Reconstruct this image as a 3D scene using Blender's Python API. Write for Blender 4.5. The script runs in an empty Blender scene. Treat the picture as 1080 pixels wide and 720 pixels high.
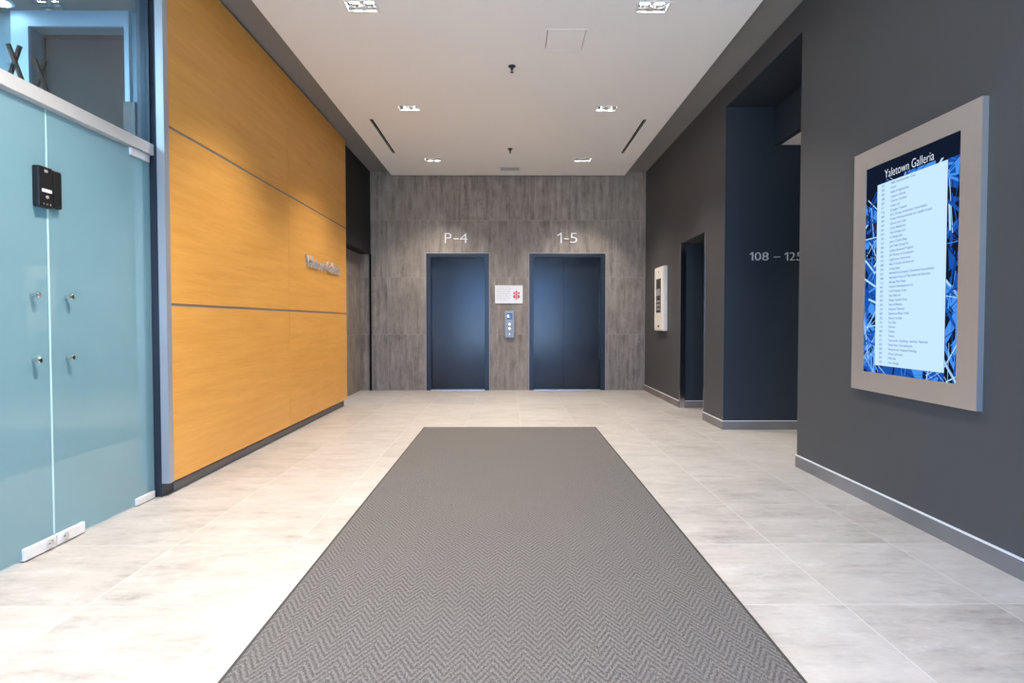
import bpy, bmesh, math, random
from mathutils import Vector, Matrix
C = bpy.context.scene.collection
PI = math.pi
random.seed(7)

# ------------------------------------------------------------------ helpers
def box(bm, x0, x1, y0, y1, z0, z1, bev=0.0, seg=2):
    x0, x1 = sorted((x0, x1)); y0, y1 = sorted((y0, y1)); z0, z1 = sorted((z0, z1))
    r = bmesh.ops.create_cube(bm, size=1)
    vs = r['verts']
    for v in vs:
        v.co = Vector(((x0 + x1) / 2 + v.co.x * (x1 - x0), (y0 + y1) / 2 + v.co.y * (y1 - y0), (z0 + z1) / 2 + v.co.z * (z1 - z0)))
    if bev:
        es = list({e for v in vs for e in v.link_edges})
        bmesh.ops.bevel(bm, geom=es, offset=bev, segments=seg, affect='EDGES', profile=0.5)
    return bm

def ring(bm, c, ax, r, seg):
    ax = Vector(ax).normalized()
    t = Vector((0, 0, 1)) if abs(ax.z) < 0.9 else Vector((1, 0, 0))
    u = ax.cross(t).normalized(); w = ax.cross(u)
    return [bm.verts.new(Vector(c) + u * r * math.cos(2 * PI * k / seg) + w * r * math.sin(2 * PI * k / seg)) for k in range(seg)]

def lathe(bm, base, ax, prof, seg=24, cap=True):
    """prof: list of (distance along axis, radius)"""
    ax = Vector(ax).normalized()
    rs = [ring(bm, Vector(base) + ax * d, ax, max(r, 1e-4), seg) for d, r in prof]
    for a, b in zip(rs, rs[1:]):
        for k in range(seg):
            bm.faces.new((a[k], a[(k + 1) % seg], b[(k + 1) % seg], b[k]))
    if cap:
        bm.faces.new(rs[0][::-1]); bm.faces.new(rs[-1])
    return bm

def bar(bm, p0, p1, w, h):
    """square section bar from p0 to p1"""
    p0, p1 = Vector(p0), Vector(p1)
    d = (p1 - p0).normalized()
    t = Vector((0, 1, 0)) if abs(d.y) < 0.9 else Vector((1, 0, 0))
    u = d.cross(t).normalized() * (w / 2); v = d.cross(u).normalized() * (h / 2)
    a = [bm.verts.new(p0 + s * u + q * v) for s, q in ((-1, -1), (1, -1), (1, 1), (-1, 1))]
    b = [bm.verts.new(p1 + s * u + q * v) for s, q in ((-1, -1), (1, -1), (1, 1), (-1, 1))]
    for k in range(4):
        bm.faces.new((a[k], a[(k + 1) % 4], b[(k + 1) % 4], b[k]))
    bm.faces.new(a[::-1]); bm.faces.new(b)

def plate(bm, axis, n0, n1, u0, u1, v0, v1, holes=()):
    """solid slab with rectangular holes. axis X: u=y v=z; Y: u=x v=z; Z: u=x v=y"""
    us = sorted({u0, u1, *[h[0] for h in holes], *[h[1] for h in holes]})
    vs = sorted({v0, v1, *[h[2] for h in holes], *[h[3] for h in holes]})
    def pt(n, u, v):
        return {'X': (n, u, v), 'Y': (u, n, v), 'Z': (u, v, n)}[axis]
    def solid(i, j):
        if i < 0 or j < 0 or i >= len(us) - 1 or j >= len(vs) - 1: return False
        cu, cv = (us[i] + us[i + 1]) / 2, (vs[j] + vs[j + 1]) / 2
        if not (u0 < cu < u1 and v0 < cv < v1): return False
        return not any(h[0] < cu < h[1] and h[2] < cv < h[3] for h in holes)
    cache = {}
    def V(n, u, v):
        k = (n, u, v)
        if k not in cache: cache[k] = bm.verts.new(pt(n, u, v))
        return cache[k]
    for i in range(len(us) - 1):
        for j in range(len(vs) - 1):
            if not solid(i, j): continue
            a, b, c, d = us[i], us[i + 1], vs[j], vs[j + 1]
            for n in (n0, n1):
                bm.faces.new((V(n, a, c), V(n, b, c), V(n, b, d), V(n, a, d)))
            for (di, dj, p, q) in ((-1, 0, (a, c), (a, d)), (1, 0, (b, c), (b, d)), (0, -1, (a, c), (b, c)), (0, 1, (a, d), (b, d))):
                if not solid(i + di, j + dj):
                    bm.faces.new((V(n0, *p), V(n0, *q), V(n1, *q), V(n1, *p)))
    return bm

def B(*boxes, bev=0.0):
    bm = bmesh.new()
    for b in boxes: box(bm, *b, bev=bev)
    return bm

def wloc(o):
    v = Vector((0, 0, 0))
    while o: v += o.location; o = o.parent
    return v

def obj(name, bm, mat, parent=None, smooth=False, label=None):
    bmesh.ops.recalc_face_normals(bm, faces=bm.faces)
    me = bpy.data.meshes.new(name)
    if parent:
        off = wloc(parent)
        for v in bm.verts: v.co -= off
    bm.to_mesh(me); bm.free()
    for m in (mat if isinstance(mat, (list, tuple)) else (mat,)): me.materials.append(m)
    if smooth:
        for p in me.polygons: p.use_smooth = True
        me.set_sharp_from_angle(angle=math.radians(40))
    o = bpy.data.objects.new(name, me); C.objects.link(o)
    if parent: o.parent = parent
    if label: o['label'] = label
    return o

def thing(name, label, cat, loc, group=None):
    o = bpy.data.objects.new(name, None); C.objects.link(o)
    o.empty_display_size = 0.05
    o.location = loc; o['label'] = label; o['category'] = cat
    if group: o['group'] = group
    return o

def struct(name, bm, mat, parent=None, smooth=False):
    o = obj(name, bm, mat, parent, smooth)
    if not parent: o['kind'] = 'structure'
    return o

def dup(root, loc, label):
    r = root.copy(); C.objects.link(r); r.location = loc; r['label'] = label
    for ch in list(root.children):
        c = ch.copy(); C.objects.link(c); c.parent = r
        for g in list(ch.children):
            d = g.copy(); C.objects.link(d); d.parent = c
    return r

# ------------------------------------------------------------------ text
def text_mesh(s, size=1.0, spacing=1.0, offset=0.0, extrude=0.0, line=1.0):
    cu = bpy.data.curves.new('t', 'FONT'); cu.body = s; cu.size = size
    cu.space_character = spacing; cu.offset = offset; cu.extrude = extrude; cu.space_line = line
    cu.resolution_u = 4
    ob = bpy.data.objects.new('t', cu)
    me = bpy.data.meshes.new_from_object(ob)
    bpy.data.objects.remove(ob); bpy.data.curves.remove(cu)
    return me

def bounds(me):
    xs = [v.co.x for v in me.vertices]; ys = [v.co.y for v in me.vertices]
    return min(xs), max(xs), min(ys), max(ys)

def place_text(me, facing, n, u0, u1, v0, v1, depth):
    """fit the glyph mesh into a rectangle of a wall. facing -Y: u=x; -X: u=-y; +X: u=y; v=z. n = wall face"""
    a, b, c, d = bounds(me)
    bm = bmesh.new(); bm.from_mesh(me)
    zs = [v.co.z for v in bm.verts]; z0, z1 = min(zs), max(zs); dz = (z1 - z0) or 1
    for v in bm.verts:
        u = u0 + (v.co.x - a) / (b - a) * (u1 - u0)
        w = v0 + (v.co.y - c) / (d - c) * (v1 - v0)
        t = (v.co.z - z0) / dz * depth
        v.co = {'-Y': Vector((u, n - t, w)), '-X': Vector((n - t, -u, w)), '+X': Vector((n + t, u, w))}[facing]
    bpy.data.meshes.remove(me)
    return bm

# ------------------------------------------------------------------ materials
class N:
    """tiny node builder"""
    def __init__(s, name):
        s.m = bpy.data.materials.new(name); s.m.use_nodes = True
        s.t = s.m.node_tree; s.t.nodes.clear()
        s.out = s.t.nodes.new('ShaderNodeOutputMaterial')
        s.co = s.t.nodes.new('ShaderNodeTexCoord')
        s.geo = s.t.nodes.new('ShaderNodeNewGeometry')
    def n(s, typ, ins=None, **kw):
        nd = s.t.nodes.new(typ)
        for k, v in kw.items(): setattr(nd, k, v)
        for k, v in (ins or {}).items():
            if hasattr(v, 'links') or isinstance(v, bpy.types.NodeSocket): s.t.links.new(v, nd.inputs[k])
            else: nd.inputs[k].default_value = v
        return nd
    def math(s, op, a, b=0.0, c=0.0):
        return s.n('ShaderNodeMath', {0: a, 1: b, 2: c}, operation=op).outputs[0]
    def mix(s, f, a, b, blend='MIX'):
        nd = s.n('ShaderNodeMix', data_type='RGBA', blend_type=blend)
        for i, v in ((0, f), (6, a), (7, b)):
            if isinstance(v, bpy.types.NodeSocket): s.t.links.new(v, nd.inputs[i])
            else: nd.inputs[i].default_value = v if i == 0 else (*v[:3], 1)
        return nd.outputs[2]
    def pos(s): return s.geo.outputs['Position']      # surfaces that never move: metres in the room
    def xyz(s, v): return s.n('ShaderNodeSeparateXYZ', {0: v}).outputs
    def vec(s, x, y, z): return s.n('ShaderNodeCombineXYZ', {0: x, 1: y, 2: z}).outputs[0]
    def noise(s, v, scale, detail=4, rough=0.55): return s.n('ShaderNodeTexNoise', {'Vector': v, 'Scale': scale, 'Detail': detail, 'Roughness': rough}).outputs[0]
    def ramp(s, v, a, b, c0=0.0, c1=1.0):
        return s.n('ShaderNodeMapRange', {0: v, 1: a, 2: b, 3: c0, 4: c1}).outputs[0]
    def bsdf(s, col, rough=0.5, metal=0.0, spec=0.5, bump=None, bstr=0.2, bdist=0.002, coat=0.0):
        ins = {'Roughness': rough, 'Metallic': metal, 'Specular IOR Level': spec, 'Coat Weight': coat}
        p = s.n('ShaderNodeBsdfPrincipled', ins)
        if isinstance(col, bpy.types.NodeSocket): s.t.links.new(col, p.inputs['Base Color'])
        else: p.inputs['Base Color'].default_value = (*col[:3], 1)
        if bump is not None:
            bn = s.n('ShaderNodeBump', {'Height': bump, 'Strength': bstr, 'Distance': bdist})
            s.t.links.new(bn.outputs[0], p.inputs['Normal'])
        s.t.links.new(p.outputs[0], s.out.inputs[0]); return s.m

def paint(name, col, rough=0.6, spec=0.3, grain=260, amt=0.05):
    k = N(name)
    nz = k.noise(k.co.outputs['Object'], grain, 2)
    big = k.noise(k.co.outputs['Object'], 1.3, 3)
    c = k.mix(k.ramp(big, .3, .7), [x * (1 - amt) for x in col], [x * (1 + amt) for x in col])
    return k.bsdf(c, rough, 0, spec, nz, 0.08, 0.001)

def metal(name, col, rough=0.3, met=1.0, brush=None, spec=0.5):
    k = N(name)
    o = k.co.outputs['Object']
    x = k.xyz(o)
    sc = brush or (40, 40, 900)
    v = k.vec(k.math('MULTIPLY', x[0], sc[0]), k.math('MULTIPLY', x[1], sc[1]), k.math('MULTIPLY', x[2], sc[2]))
    nz = k.noise(v, 1.0, 2)
    r = k.ramp(nz, 0.2, 0.8, max(rough - 0.06, 0.02), rough + 0.06)
    return k.bsdf(col, r, met, spec)

def emit(name, col, st):
    k = N(name)
    e = k.n('ShaderNodeEmission', {'Color': (*col, 1), 'Strength': st})
    k.t.links.new(e.outputs[0], k.out.inputs[0]); return k.m

def mat_floor():
    k = N('porcelain_floor_tile'); x = k.xyz(k.pos())
    TX, TY = 0.6, 0.585
    u = k.math('DIVIDE', k.math('SUBTRACT', x[0], 1.33 - 20 * TX), TX)
    v = k.math('DIVIDE', k.math('SUBTRACT', x[1], 2.11 - 20 * TY), TY)
    iu, iv = k.math('FLOOR', u), k.math('FLOOR', v)
    fu, fv = k.math('FRACT', u), k.math('FRACT', v)
    du = k.math('MINIMUM', fu, k.math('SUBTRACT', 1.0, fu)); dv = k.math('MINIMUM', fv, k.math('SUBTRACT', 1.0, fv))
    joint = k.ramp(k.math('MINIMUM', du, dv), 0.0022, 0.0040, 1.0, 0.0)
    wn = k.n('ShaderNodeTexWhiteNoise', {'Vector': k.vec(iu, iv, 0.0)}, noise_dimensions='3D')
    r1 = wn.outputs['Value']
    # every tile gets its own piece of the cloudy pattern
    off = k.vec(k.math('MULTIPLY_ADD', r1, 37.0, x[0]), k.math('MULTIPLY_ADD', k.math('MULTIPLY', r1, 1.7), 53.0, k.math('MULTIPLY', x[1], 2.2)), 0.0)
    cl = k.noise(off, 3.2, 6, 0.62)
    cl = k.math('ADD', k.math('MULTIPLY', cl, 0.65), k.math('MULTIPLY', k.noise(off, 17.0, 5, 0.7), 0.35))
    st = k.noise(k.vec(k.math('MULTIPLY', x[0], 1.5), k.math('MULTIPLY_ADD', r1, 11.0, k.math('MULTIPLY', x[1], 14.0)), 0.0), 1.6, 5, 0.65)
    sp = k.noise(k.pos(), 140, 3, 0.7)
    a = k.mix(k.ramp(cl, 0.36, 0.66), (0.225, 0.205, 0.185), (0.56, 0.533, 0.505))
    b = k.mix(k.ramp(st, 0.35, 0.7), a, (0.44, 0.40, 0.36))
    c = k.mix(k.ramp(sp, 0.58, 0.72, 0, 0.4), b, (0.33, 0.30, 0.28))
    d = k.mix(k.ramp(r1, 0, 1, 0.0, 0.30), c, (0.58, 0.555, 0.53))
    e = k.mix(joint, d, (0.58, 0.56, 0.535))
    rough = k.ramp(cl, 0.2, 0.8, 0.30, 0.46)
    h = k.math('SUBTRACT', k.math('MULTIPLY', sp, 0.15), joint)
    return k.bsdf(e, rough, 0, 0.42, h, 0.25, 0.002)

def mat_walltile(name, axis):
    """tall porcelain tiles with a vertical wood-like streak; axis is the horizontal coordinate"""
    k = N(name); x = k.xyz(k.pos()); h = x[axis]
    TU, TV = 0.6, 0.93
    u = k.math('DIVIDE', k.math('SUBTRACT', h, -1.375 - 20 * TU), TU)
    v = k.math('DIVIDE', k.math('SUBTRACT', x[2], 0.918 - 5 * TV), TV)
    iu, iv = k.math('FLOOR', u), k.math('FLOOR', v); fu, fv = k.math('FRACT', u), k.math('FRACT', v)
    du = k.math('MULTIPLY', k.math('MINIMUM', fu, k.math('SUBTRACT', 1.0, fu)), TU); dv = k.math('MULTIPLY', k.math('MINIMUM', fv, k.math('SUBTRACT', 1.0, fv)), TV)
    joint = k.ramp(k.math('MINIMUM', du, dv), 0.0015, 0.003, 1.0, 0.0)
    r1 = k.n('ShaderNodeTexWhiteNoise', {'Vector': k.vec(iu, iv, 0.0)}, noise_dimensions='3D').outputs['Value']
    hh = k.math('MULTIPLY_ADD', r1, 9.0, h)
    s1 = k.noise(k.vec(k.math('MULTIPLY', hh, 15.0), k.math('MULTIPLY', r1, 31.0), k.math('MULTIPLY', x[2], 1.6)), 1.0, 6, 0.65)
    s2 = k.noise(k.vec(k.math('MULTIPLY', hh, 75.0), 0.0, k.math('MULTIPLY', x[2], 3.0)), 1.0, 4, 0.6)
    s3 = k.noise(k.vec(k.math('MULTIPLY', hh, 4.0), k.math('MULTIPLY', r1, 7.0), k.math('MULTIPLY', x[2], 2.2)), 1.0, 3, 0.5)
    s4 = k.noise(k.vec(k.math('MULTIPLY', hh, 6.0), k.math('MULTIPLY', r1, 5.0), k.math('MULTIPLY', x[2], 5.0)), 1.0, 6, 0.7)
    a = k.mix(k.ramp(k.math('ADD', k.math('MULTIPLY', s1, 0.6), k.math('MULTIPLY', s4, 0.4)), 0.38, 0.62), (0.115, 0.094, 0.079), (0.385, 0.33, 0.285))
    b = k.mix(k.ramp(s2, 0.45, 0.75, 0, 0.5), a, (0.40, 0.355, 0.315))
    c = k.mix(k.ramp(s3, 0.4, 0.75, 0, 0.45), b, (0.19, 0.165, 0.145))
    d = k.mix(k.ramp(r1, 0, 1, 0, 0.3), c, (0.30, 0.255, 0.215))
    e = k.mix(k.math('MULTIPLY', joint, 0.6), d, (0.42, 0.38, 0.35))
    return k.bsdf(e, 0.5, 0, 0.35, k.math('SUBTRACT', k.math('MULTIPLY', s2, 0.3), joint), 0.3, 0.0015)

def mat_wood():
    k = N('orange_maple_veneer'); o = k.pos(); x = k.xyz(o)
    inf = k.n('ShaderNodeObjectInfo').outputs['Random']
    y = k.math('MULTIPLY_ADD', inf, 13.0, x[1])
    s1 = k.noise(k.vec(0.0, k.math('MULTIPLY', y, 1.2), k.math('MULTIPLY', x[2], 16.0)), 1.0, 6, 0.6)
    s2 = k.noise(k.vec(0.0, k.math('MULTIPLY', y, 5.0), k.math('MULTIPLY', x[2], 130.0)), 1.0, 4, 0.65)
    s3 = k.noise(k.vec(0.0, k.math('MULTIPLY', y, .7), k.math('MULTIPLY', x[2], 2.2)), 1.0, 3, 0.5)
    a = k.mix(k.ramp(s1, 0.3, 0.72), (0.70, 0.325, 0.062), (0.84, 0.44, 0.105))
    b = k.mix(k.ramp(s2, 0.4, 0.75, 0, 0.4), a, (0.60, 0.26, 0.047))
    c = k.mix(k.ramp(s3, 0.35, 0.7, 0, 0.3), b, (0.77, 0.375, 0.078))
    return k.bsdf(c, 0.42, 0, 0.4, s2, 0.05, 0.0008)

def mat_mat():
    k = N('herringbone_carpet'); x = k.xyz(k.pos())
    W, P = 0.102, 0.034
    tri = k.math('MULTIPLY', k.math('ABSOLUTE', k.math('SUBTRACT', k.math('FRACT', k.math('DIVIDE', x[0], W)), 0.5)), 0.164)
    ph = k.math('FRACT', k.math('DIVIDE', k.math('ADD', x[1], tri), P))
    st = k.math('ABSOLUTE', k.math('MULTIPLY', k.math('SUBTRACT', ph, 0.5), 2.0))
    nz = k.noise(k.vec(x[0], k.math('MULTIPLY', x[1], 0.75), 0.0), 170, 2, 0.8); big = k.noise(k.pos(), 2.0, 4, 0.6); md = k.noise(k.pos(), 34, 3, 0.7)
    f = k.math('ADD', k.ramp(st, 0.2, 0.8, 0.17, 0.83), k.ramp(nz, 0.35, 0.65, -0.7, 0.7))
    a = k.mix(k.ramp(f, 0, 1), (0.078, 0.073, 0.071), (0.222, 0.209, 0.200))
    b = k.mix(k.ramp(big, 0.3, 0.7, 0, 0.25), a, (0.16, 0.146, 0.134))
    c = k.mix(k.ramp(md, 0.5, 0.8, 0, 0.25), b, (0.175, 0.163, 0.154))
    return k.bsdf(c, 0.95, 0, 0.1, f, 0.7, 0.004)

def glass_clear(name, tint, ior=1.5):
    k = N(name)
    tr = k.n('ShaderNodeBsdfTransparent', {'Color': (*tint, 1)})
    gl = k.n('ShaderNodeBsdfGlossy', {'Color': (1, 1, 1, 1), 'Roughness': 0.01})
    fr = k.n('ShaderNodeFresnel', {'IOR': k.ramp(k.geo.outputs['Backfacing'], 0, 1, ior, 1 / ior)})
    mx = k.n('ShaderNodeMixShader', {0: fr.outputs[0], 1: tr.outputs[0], 2: gl.outputs[0]})
    k.t.links.new(mx.outputs[0], k.out.inputs[0]); return k.m

def glass_frost(name, col):
    k = N(name)
    nz = k.noise(k.co.outputs['Object'], 0.9, 3)
    c = k.mix(k.ramp(nz, .3, .7), [x * .95 for x in col], [x * 1.05 for x in col])
    df = k.n('ShaderNodeBsdfDiffuse', {'Color': c}); tl = k.n('ShaderNodeBsdfTranslucent', {'Color': c})
    m1 = k.n('ShaderNodeMixShader', {0: 0.45, 1: df.outputs[0], 2: tl.outputs[0]})
    gl = k.n('ShaderNodeBsdfGlossy', {'Color': (1, 1, 1, 1), 'Roughness': 0.006})
    fr = k.n('ShaderNodeFresnel', {'IOR': k.ramp(k.geo.outputs['Backfacing'], 0, 1, 1.75, 1 / 1.75)})
    mx = k.n('ShaderNodeMixShader', {0: fr.outputs[0], 1: m1.outputs[0], 2: gl.outputs[0]})
    k.t.links.new(mx.outputs[0], k.out.inputs[0]); return k.m

M = {}
M['floor'] = mat_floor()
M['tile_back'] = mat_walltile('streaked_wall_tile_back', 0)
M['tile_side'] = mat_walltile('streaked_wall_tile_side', 1)
M['wood'] = mat_wood()
M['mat'] = mat_mat()
M['rubber'] = paint('mat_rubber', (0.055, 0.052, 0.05), 0.8, 0.2)
M['charcoal'] = paint('charcoal_paint', (0.068, 0.066, 0.066), 0.5, 0.35)
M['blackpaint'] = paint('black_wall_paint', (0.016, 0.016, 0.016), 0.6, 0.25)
M['charcoal_shaded'] = paint('shaded_charcoal_paint', (0.026, 0.033, 0.044), 0.5, 0.35)  # charcoal wall with shade and blue daylight put into its colour
M['soffit'] = paint('grey_soffit_paint', (0.25, 0.245, 0.24), 0.7, 0.2)
M['white'] = paint('white_ceiling_paint', (0.91, 0.90, 0.89), 0.8, 0.2, amt=0.012)
M['trimwhite'] = paint('white_enamel', (0.82, 0.81, 0.79), 0.35, 0.4, amt=0.01)
M['basetile'] = paint('grey_base_tile', (0.20, 0.18, 0.165), 0.6, 0.2, 60, 0.25)
M['alu'] = metal('brushed_aluminium', (0.72, 0.72, 0.72), 0.32)
M['alu_bright'] = metal('bright_edge_profile', (0.92, 0.91, 0.90), 0.35, 0.25)
M['alu_matt'] = metal('satin_silver_panel', (0.62, 0.605, 0.585), 0.42, 0.85)
M['callplate'] = metal('brushed_call_plate', (0.34, 0.345, 0.37), 0.5, 0.6)
M['edgetrim'] = metal('grey_edge_trim', (0.45, 0.44, 0.43), 0.45, 0.4)
M['strip'] = metal('anodised_end_strip', (0.44, 0.46, 0.50), 0.4, 0.5)
M['steel'] = metal('polished_steel', (0.55, 0.57, 0.6), 0.14)
M['chrome'] = metal('chrome', (0.8, 0.8, 0.8), 0.08)
M['navy'] = metal('dark_anodised_metal', (0.045, 0.055, 0.075), 0.35, 0.6)
M['reveal'] = paint('dark_reveal', (0.045, 0.043, 0.042), 0.6, 0.2)
M['groove'] = paint('grey_reveal_strip', (0.23, 0.21, 0.20), 0.5, 0.3)
M['elev'] = metal('dark_elevator_steel', (0.036, 0.038, 0.043), 0.20, 0.7, (500, 40, 8))
M['elevframe'] = metal('dark_elevator_frame', (0.034, 0.038, 0.048), 0.33, 0.6, (500, 40, 8))
M['black'] = paint('black_plastic', (0.012, 0.012, 0.013), 0.35, 0.4)
M['void'] = paint('matt_black', (0.006, 0.006, 0.006), 0.9, 0.1)
M['glassclear'] = glass_clear('clear_glass', (0.80, 0.93, 0.98))
M['glassout'] = glass_clear('entrance_glass', (0.92, 0.97, 1.0))
M['frost'] = glass_frost('frosted_teal_glass', (0.31, 0.505, 0.555))
M['glassedge'] = paint('glass_edge', (0.55, 0.80, 0.82), 0.15, 0.5)
M['cream'] = paint('cream_enamel', (0.80, 0.76, 0.68), 0.4, 0.4, amt=0.01)
M['screen_dark'] = paint('dark_window', (0.02, 0.021, 0.023), 0.12, 0.5)
M['grey'] = paint('mid_grey_plastic', (0.30, 0.30, 0.30), 0.45, 0.4)
M['ventgrey'] = paint('pale_grey_enamel', (0.50, 0.51, 0.52), 0.45, 0.4)
M['letter'] = metal('satin_white_letter', (0.86, 0.85, 0.83), 0.4, 0.35)
M['letter_wood'] = metal('satin_steel_letter', (0.62, 0.60, 0.585), 0.35, 0.45)
M['paper'] = paint('white_sign_face', (0.80, 0.80, 0.80), 0.3, 0.4, amt=0.01)
M['red'] = paint('red_print', (0.55, 0.03, 0.04), 0.4, 0.4)
M['inkgrey'] = paint('grey_print', (0.45, 0.45, 0.46), 0.5, 0.3)
M['lamp'] = emit('lamp_glow', (1.0, 0.93, 0.84), 40.0)
M['lamp_office'] = emit('office_lamp_glow', (0.85, 0.95, 1.0), 12.0)
M['blueled'] = emit('call_button_light', (0.45, 0.65, 1.0), 3.0)
M['scr_navy'] = emit('screen_navy', (0.003, 0.005, 0.013), 1.0)
M['scr_blue'] = emit('screen_blue', (0.005, 0.042, 0.20), 1.0)
M['scr_mid'] = emit('screen_mid_blue', (0.03, 0.135, 0.42), 1.0)
M['scr_pale'] = emit('screen_pale_blue', (0.21, 0.34, 0.50), 1.0)
M['scr_list'] = emit('screen_list_panel', (0.27, 0.375, 0.495), 1.0)
M['scr_text'] = emit('screen_text', (0.085, 0.14, 0.20), 1.0)
M['scr_white'] = emit('screen_title', (0.38, 0.43, 0.50), 1.0)
M['office_wall'] = paint('office_wall_paint', (0.20, 0.30, 0.36), 0.7, 0.2)
M['casing'] = paint('pale_casing_paint', (0.42, 0.56, 0.70), 0.5, 0.3)
M['pole'] = paint('brown_stained_wood', (0.024, 0.017, 0.014), 0.85, 0.1)
M['dark_fill'] = paint('matt_dark_fill', (0.045, 0.047, 0.05), 0.75, 0.15)  # even matt dark sheet filling the office window opening
M['patch'] = metal('satin_clamp', (0.86, 0.86, 0.87), 0.45, 0.35)
M['rail'] = metal('pale_header_rail', (0.74, 0.73, 0.715), 0.5, 0.3)
M['cab'] = paint('dark_slate_laminate', (0.013, 0.018, 0.026), 0.5, 0.3)
M['asphalt'] = paint('pavement', (0.25, 0.25, 0.26), 0.9, 0.2)

# ------------------------------------------------------------------ key planes (metres; camera at the origin, 1.12 up)
YB = 8.85            # lift wall
XR = 2.235           # right wall
XL = -2.25           # left wall line
XW = -2.17           # face of the wood panels
XG = -2.27           # glass doors
ZS = 3.56            # side soffits
ZC = 3.48            # white dropped ceiling
YR = -3.0            # entrance wall behind the camera

# ------------------------------------------------------------------ room shell
struct('floor', B((-6.2, 7.2, YR - 0.2, 9.3, -0.12, 0.0)), M['floor'])
E1 = (-1.348, -0.318, 0.0, 2.238); E2 = (0.335, 1.582, 0.0, 2.238)
struct('wall_back', plate(bmesh.new(), 'Y', YB, YB + 0.2, -2.62, XR + 0.2, 0.0, 3.66, [E1, E2]), M['tile_back'])
struct('ceiling', plate(bmesh.new(), 'Z', ZS, ZS + 0.15, -2.62, XR + 0.2, YR, YB, []), M['soffit'])

DL = [(-1.10, y) for y in (4.11, 6.03, 7.93)] + [(1.08, y) for y in (4.11, 6.03, 7.93)]
DLX = [(-1.10, y) for y in (2.19, 0.27, -1.65)] + [(1.08, y) for y in (2.19, 0.27, -1.65)]
holes = [(x - 0.115, x + 0.115, y - 0.065, y + 0.065) for x, y in DL + DLX]
SL = [(-1.602, 6.37, 7.61), (1.590, 6.36, 7.60)]
holes += [(x - 0.014, x + 0.014, a, b) for x, a, b in SL]
AP = (0.30, 0.645, 4.415, 4.77); VT = (-0.147, 0.187, 8.28, 8.54)
holes += [AP, VT]
struct('ceiling_dropped', plate(bmesh.new(), 'Z', ZC, ZS, -1.887, 1.868, YR + 0.35, 8.77, holes), M['white'])

# right wall with the wide corridor opening and the narrow passage opening
CO = (4.155, 5.60, 0.0, 3.33); DO = (6.16, 7.035, 0.0, 2.143)
struct('wall_right', plate(bmesh.new(), 'X', XR, XR + 0.2, YR, YB, 0.0, ZS, [CO, DO]), M['charcoal'])
X2 = XR + 0.2
struct('wall_corridor', B((X2, 7.0, 5.60, 5.75, 0, 3.5), (XR + 0.0005, X2, 5.597, 5.60, 0, 3.33)), M['charcoal_shaded'])
struct('wall_corridor_near', B((X2, 7.0, 4.0, 4.155, 0, 3.5)), M['charcoal_shaded'])
struct('wall_corridor_end', B((7.0, 7.1, 4.0, 5.75, 0, 3.5)), M['charcoal'])
struct('ceiling_portal', B((X2, 2.735, 4.155, 5.60, 3.33, 3.5), (XR + 0.0005, X2, 4.155, 5.597, 3.327, 3.33), (2.735, 2.80, 4.155, 5.60, 2.94, 3.5)), M['charcoal_shaded'])
struct('ceiling_corridor', B((2.80, 7.0, 4.155, 5.60, 2.945, 3.1)), M['white'])
struct('wall_passage', B((X2, 3.4, 7.035, 7.15, 0, 2.3), (X2, 3.4, 6.04, 6.16, 0, 2.3), (X2, 3.4, 6.16, 7.035, 2.143, 2.3), (3.4, 3.5, 6.04, 7.15, 0, 2.3), (XR + 0.065, X2, 7.032, 7.035, 0, 2.143)), M['charcoal_shaded'])
d1 = struct('door_1', B((XR - 0.003, XR + 0.065, 7.017, 7.035, 0, 2.143), (XR - 0.003, XR + 0.065, 6.16, 6.172, 0, 2.143)), M['steel'])
# left side
struct('wall_left', B((-2.34, -2.226, 3.56, 7.245, 0, ZS)), M['reveal'])
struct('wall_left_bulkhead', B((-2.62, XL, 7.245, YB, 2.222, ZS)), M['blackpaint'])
struct('wall_left_alcove', B((-2.62, -2.425, 7.245, YB, 0, 2.222)), M['tile_side'])
struct('trim_1', B((-2.268, -2.240, 8.825, YB, 0, 2.222)), M['void'])          # black corner edge of the alcove
struct('wall_left_near', plate(bmesh.new(), 'X', -2.47, XG + 0.03, YR, 0.30, 0, ZS, [(-2.75, 0.10, 0.0, 3.02)]), M['charcoal'])
w5 = struct('window_added', B(*[(-2.40, -2.32, y - 0.03, y + 0.03, 0, 3.02) for y in (-2.72, -1.79, -0.86, 0.07)], (-2.40, -2.32, -2.75, 0.10, 2.25, 2.33), (-2.40, -2.32, -2.75, 0.10, 2.96, 3.02), (-2.40, -2.32, -2.75, 0.10, 0.0, 0.1)), M['navy'])  # unseen side window added to bring more daylight onto the left floor
struct('pane', B((-2.365, -2.355, -2.74, 0.09, 0.05, 3.0)), M['glassout'], w5)
# entrance wall behind the camera, with the glazed street front
struct('wall_front', plate(bmesh.new(), 'Y', YR - 0.2, YR, -2.47, X2, 0, ZS, [(-2.0, 2.0, 0.0, 3.02)]), M['charcoal'])
w2 = struct('window_2', B(*[(x - 0.03, x + 0.03, YR - 0.13, YR - 0.05, 0, 3.02) for x in (-1.97, -0.98, 0.0, 0.98, 1.97)], (-2.0, 2.0, YR - 0.13, YR - 0.05, 2.25, 2.33), (-2.0, 2.0, YR - 0.13, YR - 0.05, 2.96, 3.02), (-2.0, 2.0, YR - 0.13, YR - 0.05, 0.0, 0.1)), M['navy'])
struct('pane', B((-1.98, 1.98, YR - 0.095, YR - 0.085, 0.05, 3.0)), M['glassout'], w2)

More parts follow.
